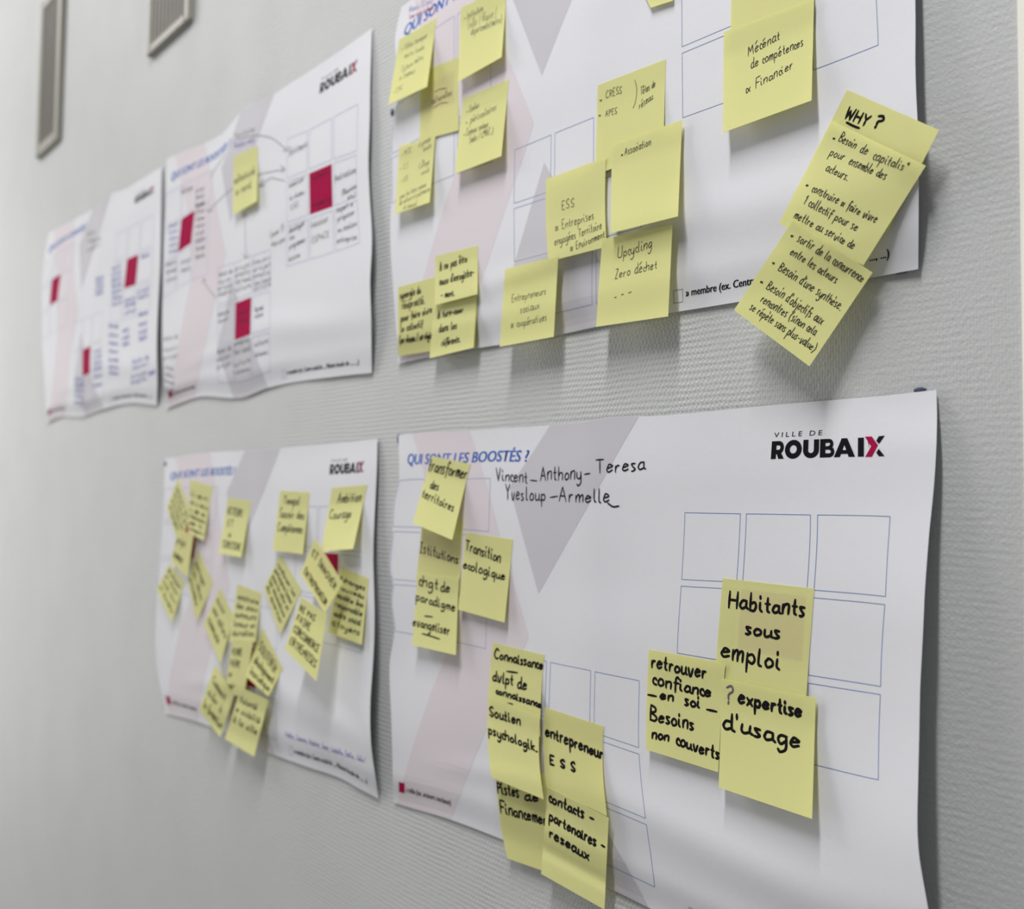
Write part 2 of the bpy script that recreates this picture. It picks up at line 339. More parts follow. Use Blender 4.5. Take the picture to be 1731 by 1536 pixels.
def decal(name, k, polys, material, parent, lift=0.14, step=6.0):
    V=[]; Fc=[]
    for P in polys:
        xs=[p[0] for p in P]; ys=[p[1] for p in P]
        for i in range(int(min(xs)//step), int(max(xs)//step)+1):
            A=clip_poly(clip_poly(P,0,i*step,1),0,(i+1)*step,-1)
            if len(A)<3: continue
            for j in range(int(min(ys)//step), int(max(ys)//step)+1):
                B=clip_poly(clip_poly(A,1,j*step,1),1,(j+1)*step,-1)
                if len(B)<3: continue
                Fc.append(tuple(range(len(V), len(V)+len(B)))); V+=B
    V=np.array(V); return link(name, sheet_pts(k, V[:,0], V[:,1], lift), Fc, material, parent)
def linebox(x0,y0,x1,y1,t=0.55):
    return [[(x0,y0),(x1,y0),(x1,y0+t),(x0,y0+t)],[(x0,y1-t),(x1,y1-t),(x1,y1),(x0,y1)],[(x0,y0+t),(x0+t,y0+t),(x0+t,y1-t),(x0,y1-t)],[(x1-t,y0+t),(x1,y0+t),(x1,y1-t),(x1-t,y1-t)]]
_tc={}
def print_text(name, k, text, x0, x1, base0, base1, cap, material, parent, shear=0.0, bold=0.0, lift=0.22, space=1.0):
    key=(text,shear,bold,space)
    if key not in _tc:
        cu=bpy.data.curves.new('print_run','FONT'); cu.body=text; cu.shear=shear; cu.resolution_u=3; cu.space_character=space
        o=bpy.data.objects.new('print_run',cu); COL.objects.link(o); dg=bpy.context.evaluated_depsgraph_get(); dg.update()
        me=bpy.data.meshes.new_from_object(o.evaluated_get(dg)); V=np.array([v.co[:2] for v in me.vertices]); Fc=[tuple(p.vertices) for p in me.polygons]
        bpy.data.objects.remove(o); bpy.data.curves.remove(cu); bpy.data.meshes.remove(me); _tc[key]=(V,Fc)
    V,Fc=_tc[key]
    if bold:                                  # heavier weight: the outline printed again a hair to each side
        n=len(V); V=np.concatenate([V+[d,0] for d in (-bold,0,bold)]); Fc=[tuple(i+n*q for i in f) for q in range(3) for f in Fc]
    t=(V[:,0]-V[:,0].min())/(V[:,0].max()-V[:,0].min()); x=x0+t*(x1-x0)
    y=base0+(base1-base0)*t-V[:,1]*cap/0.70
    return link(name, sheet_pts(k,x,y,lift), Fc, material, parent)
def thick(poly, wd):
    P=smooth(poly,6) if len(poly)>2 else np.array(poly,float)
    d=np.gradient(P,axis=0); d/=np.linalg.norm(d,axis=1)[:,None]; n=np.stack([-d[:,1],d[:,0]],1)*wd/2
    return [[tuple(P[i]+n[i]),tuple(P[i+1]+n[i+1]),tuple(P[i+1]-n[i+1]),tuple(P[i]-n[i])] for i in range(len(P)-1)]
def logo_polys():
    S=[]; W_=48
    def bar(x0,y0,x1,y1,w=W_):
        d=math.hypot(x1-x0,y1-y0); nx,ny=-(y1-y0)/d*w/2,(x1-x0)/d*w/2
        S.append([(x0+nx,y0+ny),(x1+nx,y1+ny),(x1-nx,y1-ny),(x0-nx,y0-ny)])
    def rect(x0,y0,x1,y1): S.append([(x0,y0),(x1,y0),(x1,y1),(x0,y1)])
    def ring(cx,cy,ox,oy,ix,iy,a0,a1,n=18):
        A=np.linspace(a0,a1,n)
        for p,q in zip(A[:-1],A[1:]):
            S.append([(cx+ox*math.cos(p),cy+oy*math.sin(p)),(cx+ox*math.cos(q),cy+oy*math.sin(q)),(cx+ix*math.cos(q),cy+iy*math.sin(q)),(cx+ix*math.cos(p),cy+iy*math.sin(p))])
    h=math.pi/2
    rect(115,0,162,155); rect(162,118,186,155); rect(162,42,186,79); ring(186,98.5,47,56.5,14,19.5,h,-h,12); S.append([(168,50),(205,60),(238,0),(186,0)])
    ring(322,78,78,81,32,36,0,2*math.pi,34)
    rect(412,66,458,155); rect(508,66,554,155); ring(483,66,71,68,25,26,math.pi,2*math.pi,18)
    rect(563,0,610,155); rect(610,122,640,155); rect(610,65,645,94); rect(610,0,645,34); ring(640,112,38,43,10,10,h,-h,10); ring(645,47,42,47,12,13,h,-h,10)
    S.append([(683,0),(733,0),(790,155),(747,155)]); S.append([(858,0),(806,0),(750,155),(794,155)]); rect(722,26,822,58)
    rect(880,0,928,155)
    blk=[[(x+0.1*y,y) for x,y in p] for p in S]+[[(1058,162),(1103,165),(1055,100),(1035,125)],[(1048,62),(1088,0),(1045,0),(1027,30)]]
    red=[[(952,162),(1005,162),(1045,90),(990,-3),(938,-3),(992,82)]]
    T=lambda P:[(477.4+(x-115)*0.0865, 40.7-y*0.0862) for x,y in P]
    return [T(p) for p in blk],[T(p) for p in red]
LB,LR=logo_polys()
def sheet_mesh(name,V,nx,ny,material,t):
    """a sheet of paper with a front, a back and thin crisp edges (vertices not shared across the edge)"""
    V=np.asarray(V); n=len(V); W_=nx+1
    F=[(j*W_+i,(j+1)*W_+i,(j+1)*W_+i+1,j*W_+i+1) for j in range(ny) for i in range(nx)]
    B=V+np.array([0,t,0]); Fb=[tuple(n+i for i in f[::-1]) for f in F]
    ring=[i for i in range(W_)]+[j*W_+nx for j in range(1,ny+1)]+[ny*W_+i for i in range(nx-1,-1,-1)]+[j*W_ for j in range(ny-1,0,-1)]
    m=len(ring); E=np.concatenate([V[ring],B[ring]]); Fe=[(2*n+i,2*n+(i+1)%m,2*n+m+(i+1)%m,2*n+m+i) for i in range(m)]
    return link(name,np.concatenate([V,B,E]),F+Fb+Fe,material)
# ------------------------------------------------------------------ posters
PLAB = {
0:('printed white poster furthest left on the wall, with blue handwriting and three crimson squares',),
1:('printed white poster in the upper row with one yellow note, handwriting and curved arrows',),
2:('large printed white poster cut off by the top of the picture, with many yellow notes',),
3:('large printed white poster at bottom right with marker names written across its top',),
4:('printed white poster in the lower row crowded with tilted yellow notes',)}
POST={}
for k in range(5):
    nx,ny=119,84; gx,gy=np.meshgrid(np.linspace(0,PW,nx+1),np.linspace(0,PH,ny+1))
    V=sheet_pts(k,gx,gy)
    Fc=[(j*(nx+1)+i,(j+1)*(nx+1)+i,(j+1)*(nx+1)+i+1,j*(nx+1)+i+1) for j in range(ny) for i in range(nx)]
    p=sheet_mesh('poster',V,nx,ny,MAT['paper'],0.0002); POST[k]=p
    tag(p,PLAB[k][0],'poster',None)
    decal('printed_chevron',k,[[(27,0.3),(129.7,0.3),(223,207),(112,419.7),(8,419.7),(120,207)]],MAT['pink'],p,0.10)['label']='pale pink printed chevron'
    decal('printed_chevron',k,[[(246,0.3),(352,0.3),(235,165),(192.5,65)],[(237.5,250),(352,419.7),(246,419.7),(192,349)]],MAT['grey'],p,0.10)['label']='pale grey printed chevron'
    lines=[]; reds=[]
    for g in 'LMR':
        for c in range(3):
            for r in range(3):
                x0,y0=cell(g,c,r,0,0); x1,y1=cell(g,c,r,1,1)
                if x0<1: x0=1.0
                if (c,r)==(1,1): reds.append([(x0,y0),(x1,y0),(x1,y1),(x0,y1)])
                else: decal('printed_cell',k,linebox(x0,y0,x1,y1,0.42),MAT['line'],p,0.16)
    decal('printed_cell',k,linebox(391.5,401.3,401,412.5,0.42),MAT['line'],p,0.16)
    reds.append([(13,393.3),(27,393.3),(27,405),(13,405)])
    for r_ in reds: decal('printed_square',k,[r_],MAT['crimson'],p,0.16)['label']='crimson printed square'
    print_text('printed_title',k,'QUI SONT LES BOOSTÉS ?',17,219,40.2,37.2,12.6,MAT['title'],p,0.22,0.028)
    print_text('printed_heading',k,'VILLE DE',481,519.6,24.4,24.4,3.6,MAT['black'],p,0.15,0.0,space=1.5)
    decal('logo_lettering',k,LB,MAT['black'],p,0.2); decal('logo_chevron',k,LR,MAT['crimson'],p,0.22)
    print_text('printed_legend',k,'» tribu (ex. acteurs sociaux)',30.5,112,402.8,404.5,6.0,MAT['black'],p,0.0,0.032)
    print_text('printed_legend',k,'» membre (ex. Centre social de ..., Mission locale de ..., ...)',403.6,573,408.2,407.9,6.2,MAT['black'],p,0.0,0.032)
# blobs of blue putty that hold the corners, where they peep out
import bmesh
def putty(k, u, v, rx, rz, rot=0):
    bm=bmesh.new(); bmesh.ops.create_icosphere(bm,subdivisions=3,radius=1)
    c=pw(u,v,0)
    for q in bm.verts:
        n=1+0.16*math.sin(q.co.x*5+u)*math.cos(q.co.z*6+v); x=q.co.x*rx*n; z=q.co.z*rz*n
        q.co=Vector((c[0]+x*math.cos(rot)-z*math.sin(rot), c[1]-0.0010+q.co.y*0.0011, c[2]+x*math.sin(rot)+z*math.cos(rot)))
    me=bpy.data.meshes.new('putty'); bm.to_mesh(me); bm.free()
    for f in me.polygons: f.use_smooth=True
    me.materials.append(MAT['putty']); o=bpy.data.objects.new('putty',me); COL.objects.link(o); o.parent=POST[k]; o['label']='dark blue putty blob at a corner'
putty(3,1556,659,.0042,.0018); putty(3,676,742,.004,.006); putty(2,1525,459,.006,.0016); putty(4,281,784,.006,.005); putty(4,636,752,.004,.004); putty(2,664,190,.003,.004)

# ------------------------------------------------------------------ yellow notes
NOTES=[]
def homo(c):
    """unit square (s right, t down) -> four picture corners TL TR BR BL"""
    A=[];B=[]
    for (s,t),(u,v) in zip([(0,0),(1,0),(1,1),(0,1)],c):
        A.append([s,t,1,0,0,0,-u*s,-u*t]);B.append(u);A.append([0,0,0,s,t,1,-v*s,-v*t]);B.append(v)
    return np.append(np.linalg.solve(np.array(A,float),np.array(B,float)),1).reshape(3,3)
def ap(H,P):
    q=np.c_[P,np.ones(len(P))]@H.T; return q[:,:2]/q[:,2:]
class Note:
    def __init__(s,k,c,label,curl=9,bow=0,tone='note',strip=0.22,side=0.0,lift=0.35,crease=None,belly=0,group=None):
        s.k=k; s.c=[np.array(x,float) for x in c]; s.H=homo(c); s.Hi=np.linalg.inv(s.H); s.curl=curl; s.bow=bow; s.strip=strip; s.side=side; s.belly=belly; s.crease=crease
        s.a=lift; s.b=0.0; NS,NT=14,20
        S,T=np.meshgrid(np.linspace(0,1,NS+1),np.linspace(0,1,NT+1)); st=np.c_[S.ravel(),T.ravel()]; uv=s.pix(st)
        mine=s.off(st,uv); need=np.zeros(len(st))
        for n in NOTES:
            so=ap(n.Hi,uv); ins=(so[:,0]>-.02)&(so[:,0]<1.02)&(so[:,1]>-.02)&(so[:,1]<1.02)
            if ins.any():
                un=n.off(so,uv); need=np.where(ins,np.maximum(need,un+0.45-mine),need)
        top=st[:,1]<.25; a=max(0,need[top].max()); s.a+=a; rest=need[~top]-a; tt=st[~top,1]-.2
        s.b=max(0,(rest/np.maximum(tt,.12)).max()) if len(rest) else 0; s.b=min(s.b,14)
        off=s.off(st,uv); V=world(pix2wall(uv,off),off)
        Fc=[(j*(NS+1)+i,(j+1)*(NS+1)+i,(j+1)*(NS+1)+i+1,j*(NS+1)+i+1) for j in range(NT) for i in range(NS)]
        o=sheet_mesh('sticky_note',V,NS,NT,MAT[tone],0.00022); tag(o,label,'sticky note',group); s.o=o; NOTES.append(s)
    def pix(s,st):
        uv=ap(s.H,st)
        if s.bow: uv=uv+np.stack([s.bow*np.sin(np.pi*st[:,1])**1.0, 0*st[:,1]],1)
        return uv
    def off(s,st,uv):
        t=np.clip(st[:,1],0,1); x=np.clip(st[:,0],0,1); q=np.clip((t-s.strip)/(1-s.strip),0,1)
        o=pix_off(s.k,uv)+s.a+s.b*np.clip(t-.2,0,1)+s.curl*(0.25*q**2+0.75*(np.sqrt(q*q+.004)-.0632))*(1+s.side*(x-.5)*2)+s.belly*np.sin(np.pi*q)
        if s.crease: o=o+s.crease[1]*np.exp(-((t-s.crease[0])/.06)**2)
        return o
    def surf(s,uv,lift):
        q=uv
        if s.bow:
            st=ap(s.Hi,uv); q=uv-np.stack([s.bow*np.sin(np.pi*np.clip(st[:,1],0,1)),0*st[:,1]],1)
        st=ap(s.Hi,q); off=s.off(st,uv)+lift; return world(pix2wall(uv,off),off)
    def up(s):
        d=(s.c[0]+s.c[1]-s.c[2]-s.c[3]); return d/np.linalg.norm(d)
    def write(s,lines,material='marker',wd=1.3,rnd=.25):
        R=Ribbons(); up=s.up()
        for L in lines:
            if isinstance(L[0],str):
                for st in script(L[0],L[1:3],L[3:5],L[5],up,rnd): R.add(st,wd/1000)
            else: R.add(smooth(L,6),wd/1000)
        o=R.build('handwriting',s.surf,MAT[material],s.o,0.22); return s
    def fill(s,lines,t0=.14,t1=.9,m=.08,material='marker',wd=1.2,hh=.6):
        """block lettering that fills the sheet, line by line, along its own edges"""
        R=Ribbons(); n=len(lines)
        for i,t in enumerate(lines):
            tb=t0+(t1-t0)*(i+.8)/n; w_=min(1-2*m, .075*len(t)+.12) if n<5 else 1-2*m
            p0,p1,q0=ap(s.H,np.array([[m,tb],[m+w_,tb],[m,tb-(t1-t0)/n*hh]])); up=q0-p0; h=np.linalg.norm(up)
            for st in script(t,p0,p1,h,up/h,.3): R.add(st,wd/1000)
        R.build('handwriting',s.surf,MAT[material],s.o,0.22); return s
def write_sheet(k, lines, material='pen', wd=0.6, label=None, rnd=.25, lift=.3):
    R=Ribbons()
    for L in lines:
        if isinstance(L[0],str):
            for st in script(L[0],L[1:3],L[3:5],L[5],(0.0,-1.0),rnd): R.add(st,wd/1000)
        else: R.add(smooth(L,8),wd/1000)
    o=R.build('handwriting',sheet_surf(k),MAT[material],POST[k],lift)
    if label: o['label']=label
# ================= bottom right poster
Note(3,[(716,868),(783,880),(776,1000),(703,985)],'yellow note reading Istitutions, tucked between two others at the left of the bottom right poster',2,strip=.6,tone='note2',lift=.3).write(
 [('Istitutions',710,933,775,953,17)],wd=1.5)
Note(3,[(706.7,967.5),(775.3,975),(770.5,1107),(696.5,1090)],'yellow note reading chgt de paradigme evangeliser, lowest at the left of the bottom right poster',9).write(
 [('chgt',708.4,989.5,741,996,19),('de',745,999,761,1001.3,17),('paradigme',703.3,1014,770,1033.5,14),[(717.7,1041),(731,1042.5)],('evangeliser',698.2,1056.3,760,1073,15),[(713.5,1070.7),(728,1075),(743,1080)]],wd=1.7)
Note(3,[(788,899.8),(867.2,911.6),(852.8,1052),(774.4,1030)],'yellow note reading Transition ecologique on the bottom right poster',7).write(
 [('Transition',786.3,928.5,846.3,950.6,18),('ecologique',783,959.9,854,981,15)],wd=1.7)
Note(3,[(729.6,770.3),(794.8,784),(764.3,912.3),(697.7,884)],'yellow note hanging off the printed title of the bottom right poster, curling forward',17,lift=.5).write(
 [('transformer',723.5,795,788,810,22),('des',727,824.4,741,828.6,15),('territoires',713,839.7,766.5,865,15)],wd=1.6)
Note(3,[(838,1285),(930,1310),(942,1480),(857.5,1450.5)],'yellow note reading Pistes de financement, overhanging the foot of the bottom right poster',5,bow=-5,tone='note2').write(
 [('Pistes',841.4,1340.4,878,1347,20),('de',888,1352,911.7,1354.4,18),('Financement',846.6,1373,934,1397,20)],wd=2.0)
Note(3,[(833.3,1085.7),(920,1106.5),(913,1245),(824,1215)],'yellow note reading Connaissance, highest of the lower left cluster on the bottom right poster',5,bow=-2).write(
 [('Connaissance',835.8,1112,918,1131,15),[(856.9,1134.4),(874.5,1136.9)],('dvlpt',833.3,1150,868,1158,18),('de',875,1162,891,1165.4,18),('connaissance',838.9,1171.6,915.7,1196.3,11),[(859,1188.6),(866,1190.3)]],wd=2.0)
Note(3,[(826.5,1177),(913,1209),(919,1351),(831,1314)],'yellow note reading Soutien psychologik, middle of the lower left cluster',8,bow=-5).write(
 [('Soutien',828,1209.7,880.7,1226,16),('psychologik.',825.9,1239,910,1271,16)],wd=2.0)
Note(3,[(921,1195),(1020,1227),(1026,1379),(924,1330)],'yellow note reading entrepreneur ESS on the bottom right poster',7,bow=-4,tone='note2',lift=.6).write(
 [('entrepreneur',922.5,1242.8,1020,1283,20),('E S S',930.3,1290.9,973.7,1304.8,15)],wd=2.3)
Note(3,[(925.6,1329.6),(1028.8,1382),(1021.7,1537),(914.8,1476.8)],'yellow note reading contacts partenaires reseaux, lowest on the bottom right poster',8,crease=(.72,-1.6)).write(
 [('contacts -',928.7,1354.4,1004.7,1391.6,17),('partenaires -',928.7,1385.4,1023,1439.6,17),('reseaux',928.7,1413.3,997,1455,16)],wd=2.1)
Note(3,[(1221.3,976.7),(1376.5,994.5),(1361,1200),(1207,1160)],'large yellow note reading Habitants sous emploi on the right grid of the bottom right poster',2.5,strip=.6).write(
 [('Habitants',1231.8,1025.8,1362,1041,27),('sous',1261,1071,1320,1080.6,24),('emploi',1219.4,1108.9,1320.6,1133.4,29)],wd=2.1)
Note(3,[(1096.6,1097.6),(1226,1121),(1214,1305),(1092,1266.4)],'yellow note reading retrouver confiance en soi, left of the right grid cluster',4,bow=-1).write(
 [('retrouver',1101.5,1126.8,1194,1146.7,21),('confiance',1104.6,1156,1202.7,1178.8,21),[(1095.5,1174),(1109,1176.5)],('en',1117,1181,1140,1185,16),('soi',1158,1191,1184,1197,18),[(1195,1199),(1211,1202.5)],('Besoins',1099.7,1216.3,1173.3,1233.5,22),('non',1102.3,1246.6,1132,1252,16),('couverts',1144,1258,1217,1284,20)],wd=2.0)
Note(3,[(1221.3,1146.7),(1379,1179.5),(1372.7,1383.8),(1214.8,1330.6)],'yellow note reading expertise d usage, lowest and nearest of the right grid cluster',8,side=.15).write(
 [('expertise',1248.8,1187.2,1356.5,1212.8,24),("d'usage",1223,1229.7,1354.6,1265.6,28)],wd=2.3).write(
 [('?',1228,1188,1242,1190,28)],material='greypen',wd=1.6)
write_sheet(3,[('Vincent',838.6,811,892.6,816,20),[(896.5,811.5),(907.6,812.6)],('Anthony',913.5,812,983.7,808.8,24),[(988,801.5),(997,800)],('Teresa',1007.7,799.5,1091,793.5,24),
 ('Yves',854.7,843.8,886,845,23),('loup',890,845,923,846.6,23),[(930,840.5),(942.5,838.5)],('Armelle',945.3,846.8,1032,849,24),[(1027,850),(1036,856),(1046,855)]],'marker',1.4,'names in black marker under the printed title')
# ================= top right poster
Note(2,[(712,122),(774.8,96),(774.8,220.3),(709,238)],'yellow note half hidden between two curling notes, top left of the upper right poster',1.5,strip=.6,tone='note2').write(
 [[(734.9,155.8),(743,151),(754.8,148.8)],('culturelles',730.2,176,764.2,160,11),[(732.6,182.8),(744,175),(757.2,173)]],'pen',.58)
Note(2,[(675,66.8),(738,30),(722,146.5),(656.4,177)],'yellow note leaning over the left edge of the upper right poster, highest at the left',15).write(
 [('· Villes banque',678.7,87,720.9,63,10),('maire locale',683.4,99,717.3,82,9),('Culture métro',678.7,122,715,99,10),('& Emmaus',675.2,136,702,122,10),('· CAC',664.6,159.4,681,150,9)],'greypen',.45)
Note(2,[(779.5,12),(857,-22),(848,96.5),(774,138.3)],'yellow note with two bracketed pen lines, cut by the top of the picture',10).write(
 [('· Institutions',785.3,35.2,817,17.6,12),('(ville / Région /',791.2,48,839.2,26,14),('département/métro)',795.9,59.8,848.6,37,13)],'greypen',.45)
Note(2,[(783,167),(860.3,133.6),(847.4,263.7),(768.4,294)],'yellow note listing Ecoles and périscolaires on the left grid of the upper right poster',11).write(
 [('· Ecoles',788.8,192.2,809.9,180.5,11),('· ',787.6,211,795,207,10),('périscolaires',795,208,839.2,185.2,13),('· Centres sociaux',784.1,232,825.1,213.3,12),('(ados / CMAJ..)',793.5,241.4,833.4,225,12)],'pen',.52)
Note(2,[(675,247),(735.6,231),(726.2,342),(667.6,362)],'yellow note with faint pen list, third down the left edge of the upper right poster',9).write(
 [('· MJC',678.7,265,696.2,257,9),('· CJ',677,288,690,283,8),('· CSI',679,309,689,304,8),('à grande',708,248.4,728,237,9),('école',716,256,729,248,8),('&',714,275,717,273,8),('Collège',708,286,726,276,9),('social',712,296,726,289,8),
  ('pour les liens sociaux',676,336,720.8,314,8),('de culture et patrimoine',675.2,346.8,726.7,322.3,9),('et sociaux)',682,354.8,704.4,346.5,9)],'greypen',.45)
Note(2,[(672.8,485.3),(738,467),(733,592.5),(672.8,602)],'half covered yellow note in the bottom left corner of the upper right poster',3,tone='note2').write(
 [('synergie du',676.3,505,711.5,495,12),('réciprocité.',679.8,522,718.5,512.3,13),('pour faire vivre',677.5,544,730.2,527.5,12),('le collectif',677.5,561.5,715,552,12),('(en réseau / en régio',675.2,580.5,730.2,571,12)],wd=1.3)
Note(2,[(738,500),(808.5,487),(803.5,586),(736,601)],'yellow note almost wholly hidden behind the turn-over note, only its right edge showing',3,tone='note2')
Note(2,[(733.7,517),(806,501.7),(800.5,587.3),(726.2,605.3)],'yellow note with warning triangle and turn-over, lower left of the upper right poster',9).write(
 [('^ turn-over',739.6,538,783,527.5,11),('dans les',742,561.5,772.4,554.4,12),('référents.',746.6,585,778.3,577,12)],wd=1.3)
Note(2,[(736,432.6),(808,414.5),(806.9,497),(735,515.8)],'short yellow note with warning triangle, directly above the turn-over note',6).write(
 [('^ ne pas être',743.1,457.5,790,442,13),("cause d'enregistre-",743.1,482,801.7,465.4,13),('- ment.',745.5,504,768.9,499.4,11)],wd=1.3)
Note(2,[(1010.4,143.8),(1125.2,99.9),(1121,250),(1006,296)],'yellow note reading CRESS and APES on the upper right poster',4).write(
 [('·',1014,173,1019,172,11),('CRESS',1024.2,166,1051.4,157,12),('·',1012,199,1017,198,11),('APES',1023.6,197,1043.3,191.5,11),[(1073,135),(1076,148),(1076,158),(1074,172),(1070,183)],('Têtes de',1082.8,161,1108,145.5,13),('réseau',1080.6,184,1103.7,167,13)],'pen',.52)
Note(2,[(923,303),(1024.2,265.6),(1025,417),(927,442)],'yellow note reading ESS and Entreprises engagées, left of the Association note',3,strip=.5,bow=-2).write(
 [('ESS',949.8,354.6,971.7,348.5,14),('& Entreprises',938.9,391,1004.4,369.1,15),('engagées Territoire',937.7,415.2,1017.8,386,14),('& Environment',964.4,424.9,1022.6,400.7,13)],'pen',.58)
Note(2,[(853.7,454.8),(943.5,432.6),(936,569),(844.6,586)],'yellow note reading Entrepreneurs sociaux, overhanging the foot of the upper right poster',11).write(
 [('Entrepreneurs',864.9,511,923,496.5,13),('sociaux',879.5,529.3,912.2,520.8,13),('& coopératives',863.7,554.8,924.3,541.4,13)],'pen',.52)
Note(2,[(1034.5,242.6),(1153,203),(1146,365.5),(1032,394)],'yellow note with the single word Association near its top',9).write(
 [('·',1050,266,1054,265,12),('Association',1056,262,1100.4,244.8,13)],'pen',.58)
Note(2,[(1017.8,404.3),(1136.7,380),(1129.4,534.6),(1007.6,552.3)],'yellow note reading Upcycling and Zero déchet on the upper right poster',10).write(
 [('Upcycling',1044.5,435.9,1102.7,417.7,18),('Zero déchet',1039.6,471,1111,452.8,16),[(1038.4,503),(1042,502)],[(1050,498),(1054,497)],[(1062,495),(1067,493)]],'pen',.62)
Note(2,[(1238,-75),(1381,-120),(1374,40),(1234,88)],'blank yellow note cut by the top of the picture, behind the one with three lines',3)
Note(2,[(1050,-85),(1140,-130),(1137.5,1),(1100,13)],'yellow note of which only a bottom corner shows at the top of the picture',3)
Note(2,[(1223.5,54),(1376,-3),(1371.8,169.7),(1222,224)],'yellow note with three pen lines, top right of the upper right poster',9).write(
 [('Mécénat',1264.8,94.3,1319,65.2,17),('de compétences',1269.8,116,1358.5,76,16),('& Financier',1260.9,158,1340.5,115,16)],'pen',.66)
Note(2,[(1431.7,151.4),(1587.2,219.7),(1500,391),(1346,322)],'tilted yellow note headed WHY, topmost of three down the right edge',5,strip=.3,side=.2).write(
 [('WHY',1427.5,198.5,1466,214,19),[(1431,206.7),(1441,212),(1452.2,216.5)]],wd=1.6,rnd=.1).write([('?',1476.5,214,1488,220,23)],wd=1.9,rnd=.05)
Note(2,[(1405.7,203.5),(1565,280),(1459.4,448.5),(1317,377.5)],'tilted yellow note on Besoin de capitalisation, middle of three down the right edge',6,crease=(.04,.8)).write(
 [('·',1406,237,1411,239,14),('Besoin',1417,238,1445,252,17),('de',1453,257,1465,262,17),('capitalis°',1475,269,1532,290,17),('pour',1401.8,262,1426,271,16),('ensemble',1434,277,1474,294,16),('des',1480,297,1496,304,16),('acteurs.',1395.3,288,1432.7,306,16),
  ('·',1361,316,1366,318,14),('construire & faire vivre',1372,323,1479.9,377,16),('1 collectif pour se',1357.8,343.4,1447.3,391,16),('mettre au service de',1341.6,367.8,1442.4,421,16)],'pen',.62)
Note(2,[(1340,372.7),(1475,460.5),(1368.2,619),(1240.7,524)],'tilted yellow note on sortir de la concurrence, lowest of three down the right edge',10).write(
 [('·',1335,402,1340,404,14),('sortir de la concurrence',1347,407,1457,477.5,17),('entre les acteurs',1335,429.6,1413,479,16),('·',1303.5,448,1308,450,14),("Besoin d'une synthèse.",1315,456,1421.3,525,17),
  ('·',1283,480,1288,483,14),("Besoin d'objectifs aux",1295,487,1388.7,549.5,17),('rencontres (sinon cela',1285.3,509.3,1377.4,567,16),('se répète sans plus-value)',1266.7,522.4,1375.7,594.5,16)],'pen',.62)
write_sheet(2,[('Alexis (Civic) -',691.6,21,738,1,10)],'purple',.6,'purple handwriting above the title')
write_sheet(2,[('Jean-yves et Jamel',691.6,32,733,15,8)],'crimson',.5,'red handwriting above the title')
# ================= upper poster with curved arrows
write_sheet(1,[('Territoires',396,236,431,221,11)],'pen',.66)
write_sheet(1,[('Roubaix nord',396,251,429,240,11)],'purple',.9,'purple handwriting beside the note')
Note(1,[(394.6,265),(435.8,246),(434.3,340),(394,363)],'yellow note on the poster with curved arrows',8).write(
 [('collectivité',396,311,431,293,13),('& nord',399,330,424,317,13)],wd=1.3)
P1=[('Bâtiment',489,263,520.5,248,13),[(400,236),(431,229),(455,232),(469,240),(485,254)],[(478,255),(485,254),(484,247)],[(351,358),(381,328),(410,308),(436.6,295.5),(460,290),(481,286)],[(352,348),(351,358),(360,355)],[(474,280),(481,286),(475,292)],
 [(481,305),(468,303),(457.5,301),(438.5,314.6)],[(446,303),(438.5,314.6),(449,313)],[(413.7,360),(414.5,400),(415.6,436)],[(409,368),(413.7,360),(418,367)],[(410,429),(415.6,436),(420,428)],[(343,471.5),(352,488),(366,504)],[(342,480),(343,471.5),(349,474)],
 [(381,259),(367,280),(354.6,301)],
 ('mobiliser',489,318,514,305,10),('le réseau',490,339,514,327,9),('ESS',492,355,505,348,9),('facilitations',566,307,602,291,11),('(Réunions',578,331,603,317,10),('etc)',588,337,601,332,8),
 ('développer',489,394,515,380,10),('les',490,406,498,402,9),('programmes',489,421,516,408,10),('écoles',488,442,508,433,9),('inclusion',526,385,554,374,11),('ESPACE',528,411,557,399,10),
 ('expert &',570,359,597,347,10),('proposer',571,374,600,361,10),('ou ateliers',571,393,604,381,10),('entreprise',570,411,603,404,10),('(avec ?)',457,402,480,388,10),('équipe',459,416,482,407,9),
 ('Qui fait quoi',307,328,326,319,9),('pourquoi',331,352,345,344,8)]
def col(x0,x1,ys,words,h=9,sl=-.32): return [(words[i%len(words)],x0,y,x1,y+(x1-x0)*sl,h) for i,y in enumerate(ys)]
wd_=['école de','savoir','projet','emploi','lien social','culture','réseau','nature']
P1+=col(370,393,[468,480,491,501],wd_)+col(398,424,[458,469,481,493],wd_[2:])+col(429,458,[447,459,471,483,491],wd_[1:])+col(369,387,[535,546],wd_)+col(431,445,[527,538],wd_[4:])
P1+=col(367,391,[598,611,624],wd_)+col(396,423,[585,600,620,634],wd_[3:],10)+col(430,453,[586,604],wd_[5:])+col(331,346,[325,337,350,362,374,386,398,410,424],wd_[2:],8)+col(331,345,[438],wd_)
P1+=col(281,298,[450,463,477],wd_[3:],8)+col(306,322,[446,460],wd_[2:],8)+col(277,301,[576,594,608],wd_,8,-.2)+col(279,294,[622,634,646,657,664],wd_[2:],8,.35)
write_sheet(1,P1,'pen',0.75,'black handwriting and arrows')
write_sheet(1,col(286,300,[385,396,407,418,429],wd_[4:],8),'blue',.8,'pale blue handwriting')
write_sheet(1,[('acteurs',528,305,557,292,10),('experts',528,350,558,340,10)],'marker',.9,'black handwriting on the right crimson square')
write_sheet(1,[('tiers',402,535,420,528,10),('lieux',402,548,420,542,10)],'marker',.9,'black handwriting on the lower crimson square')
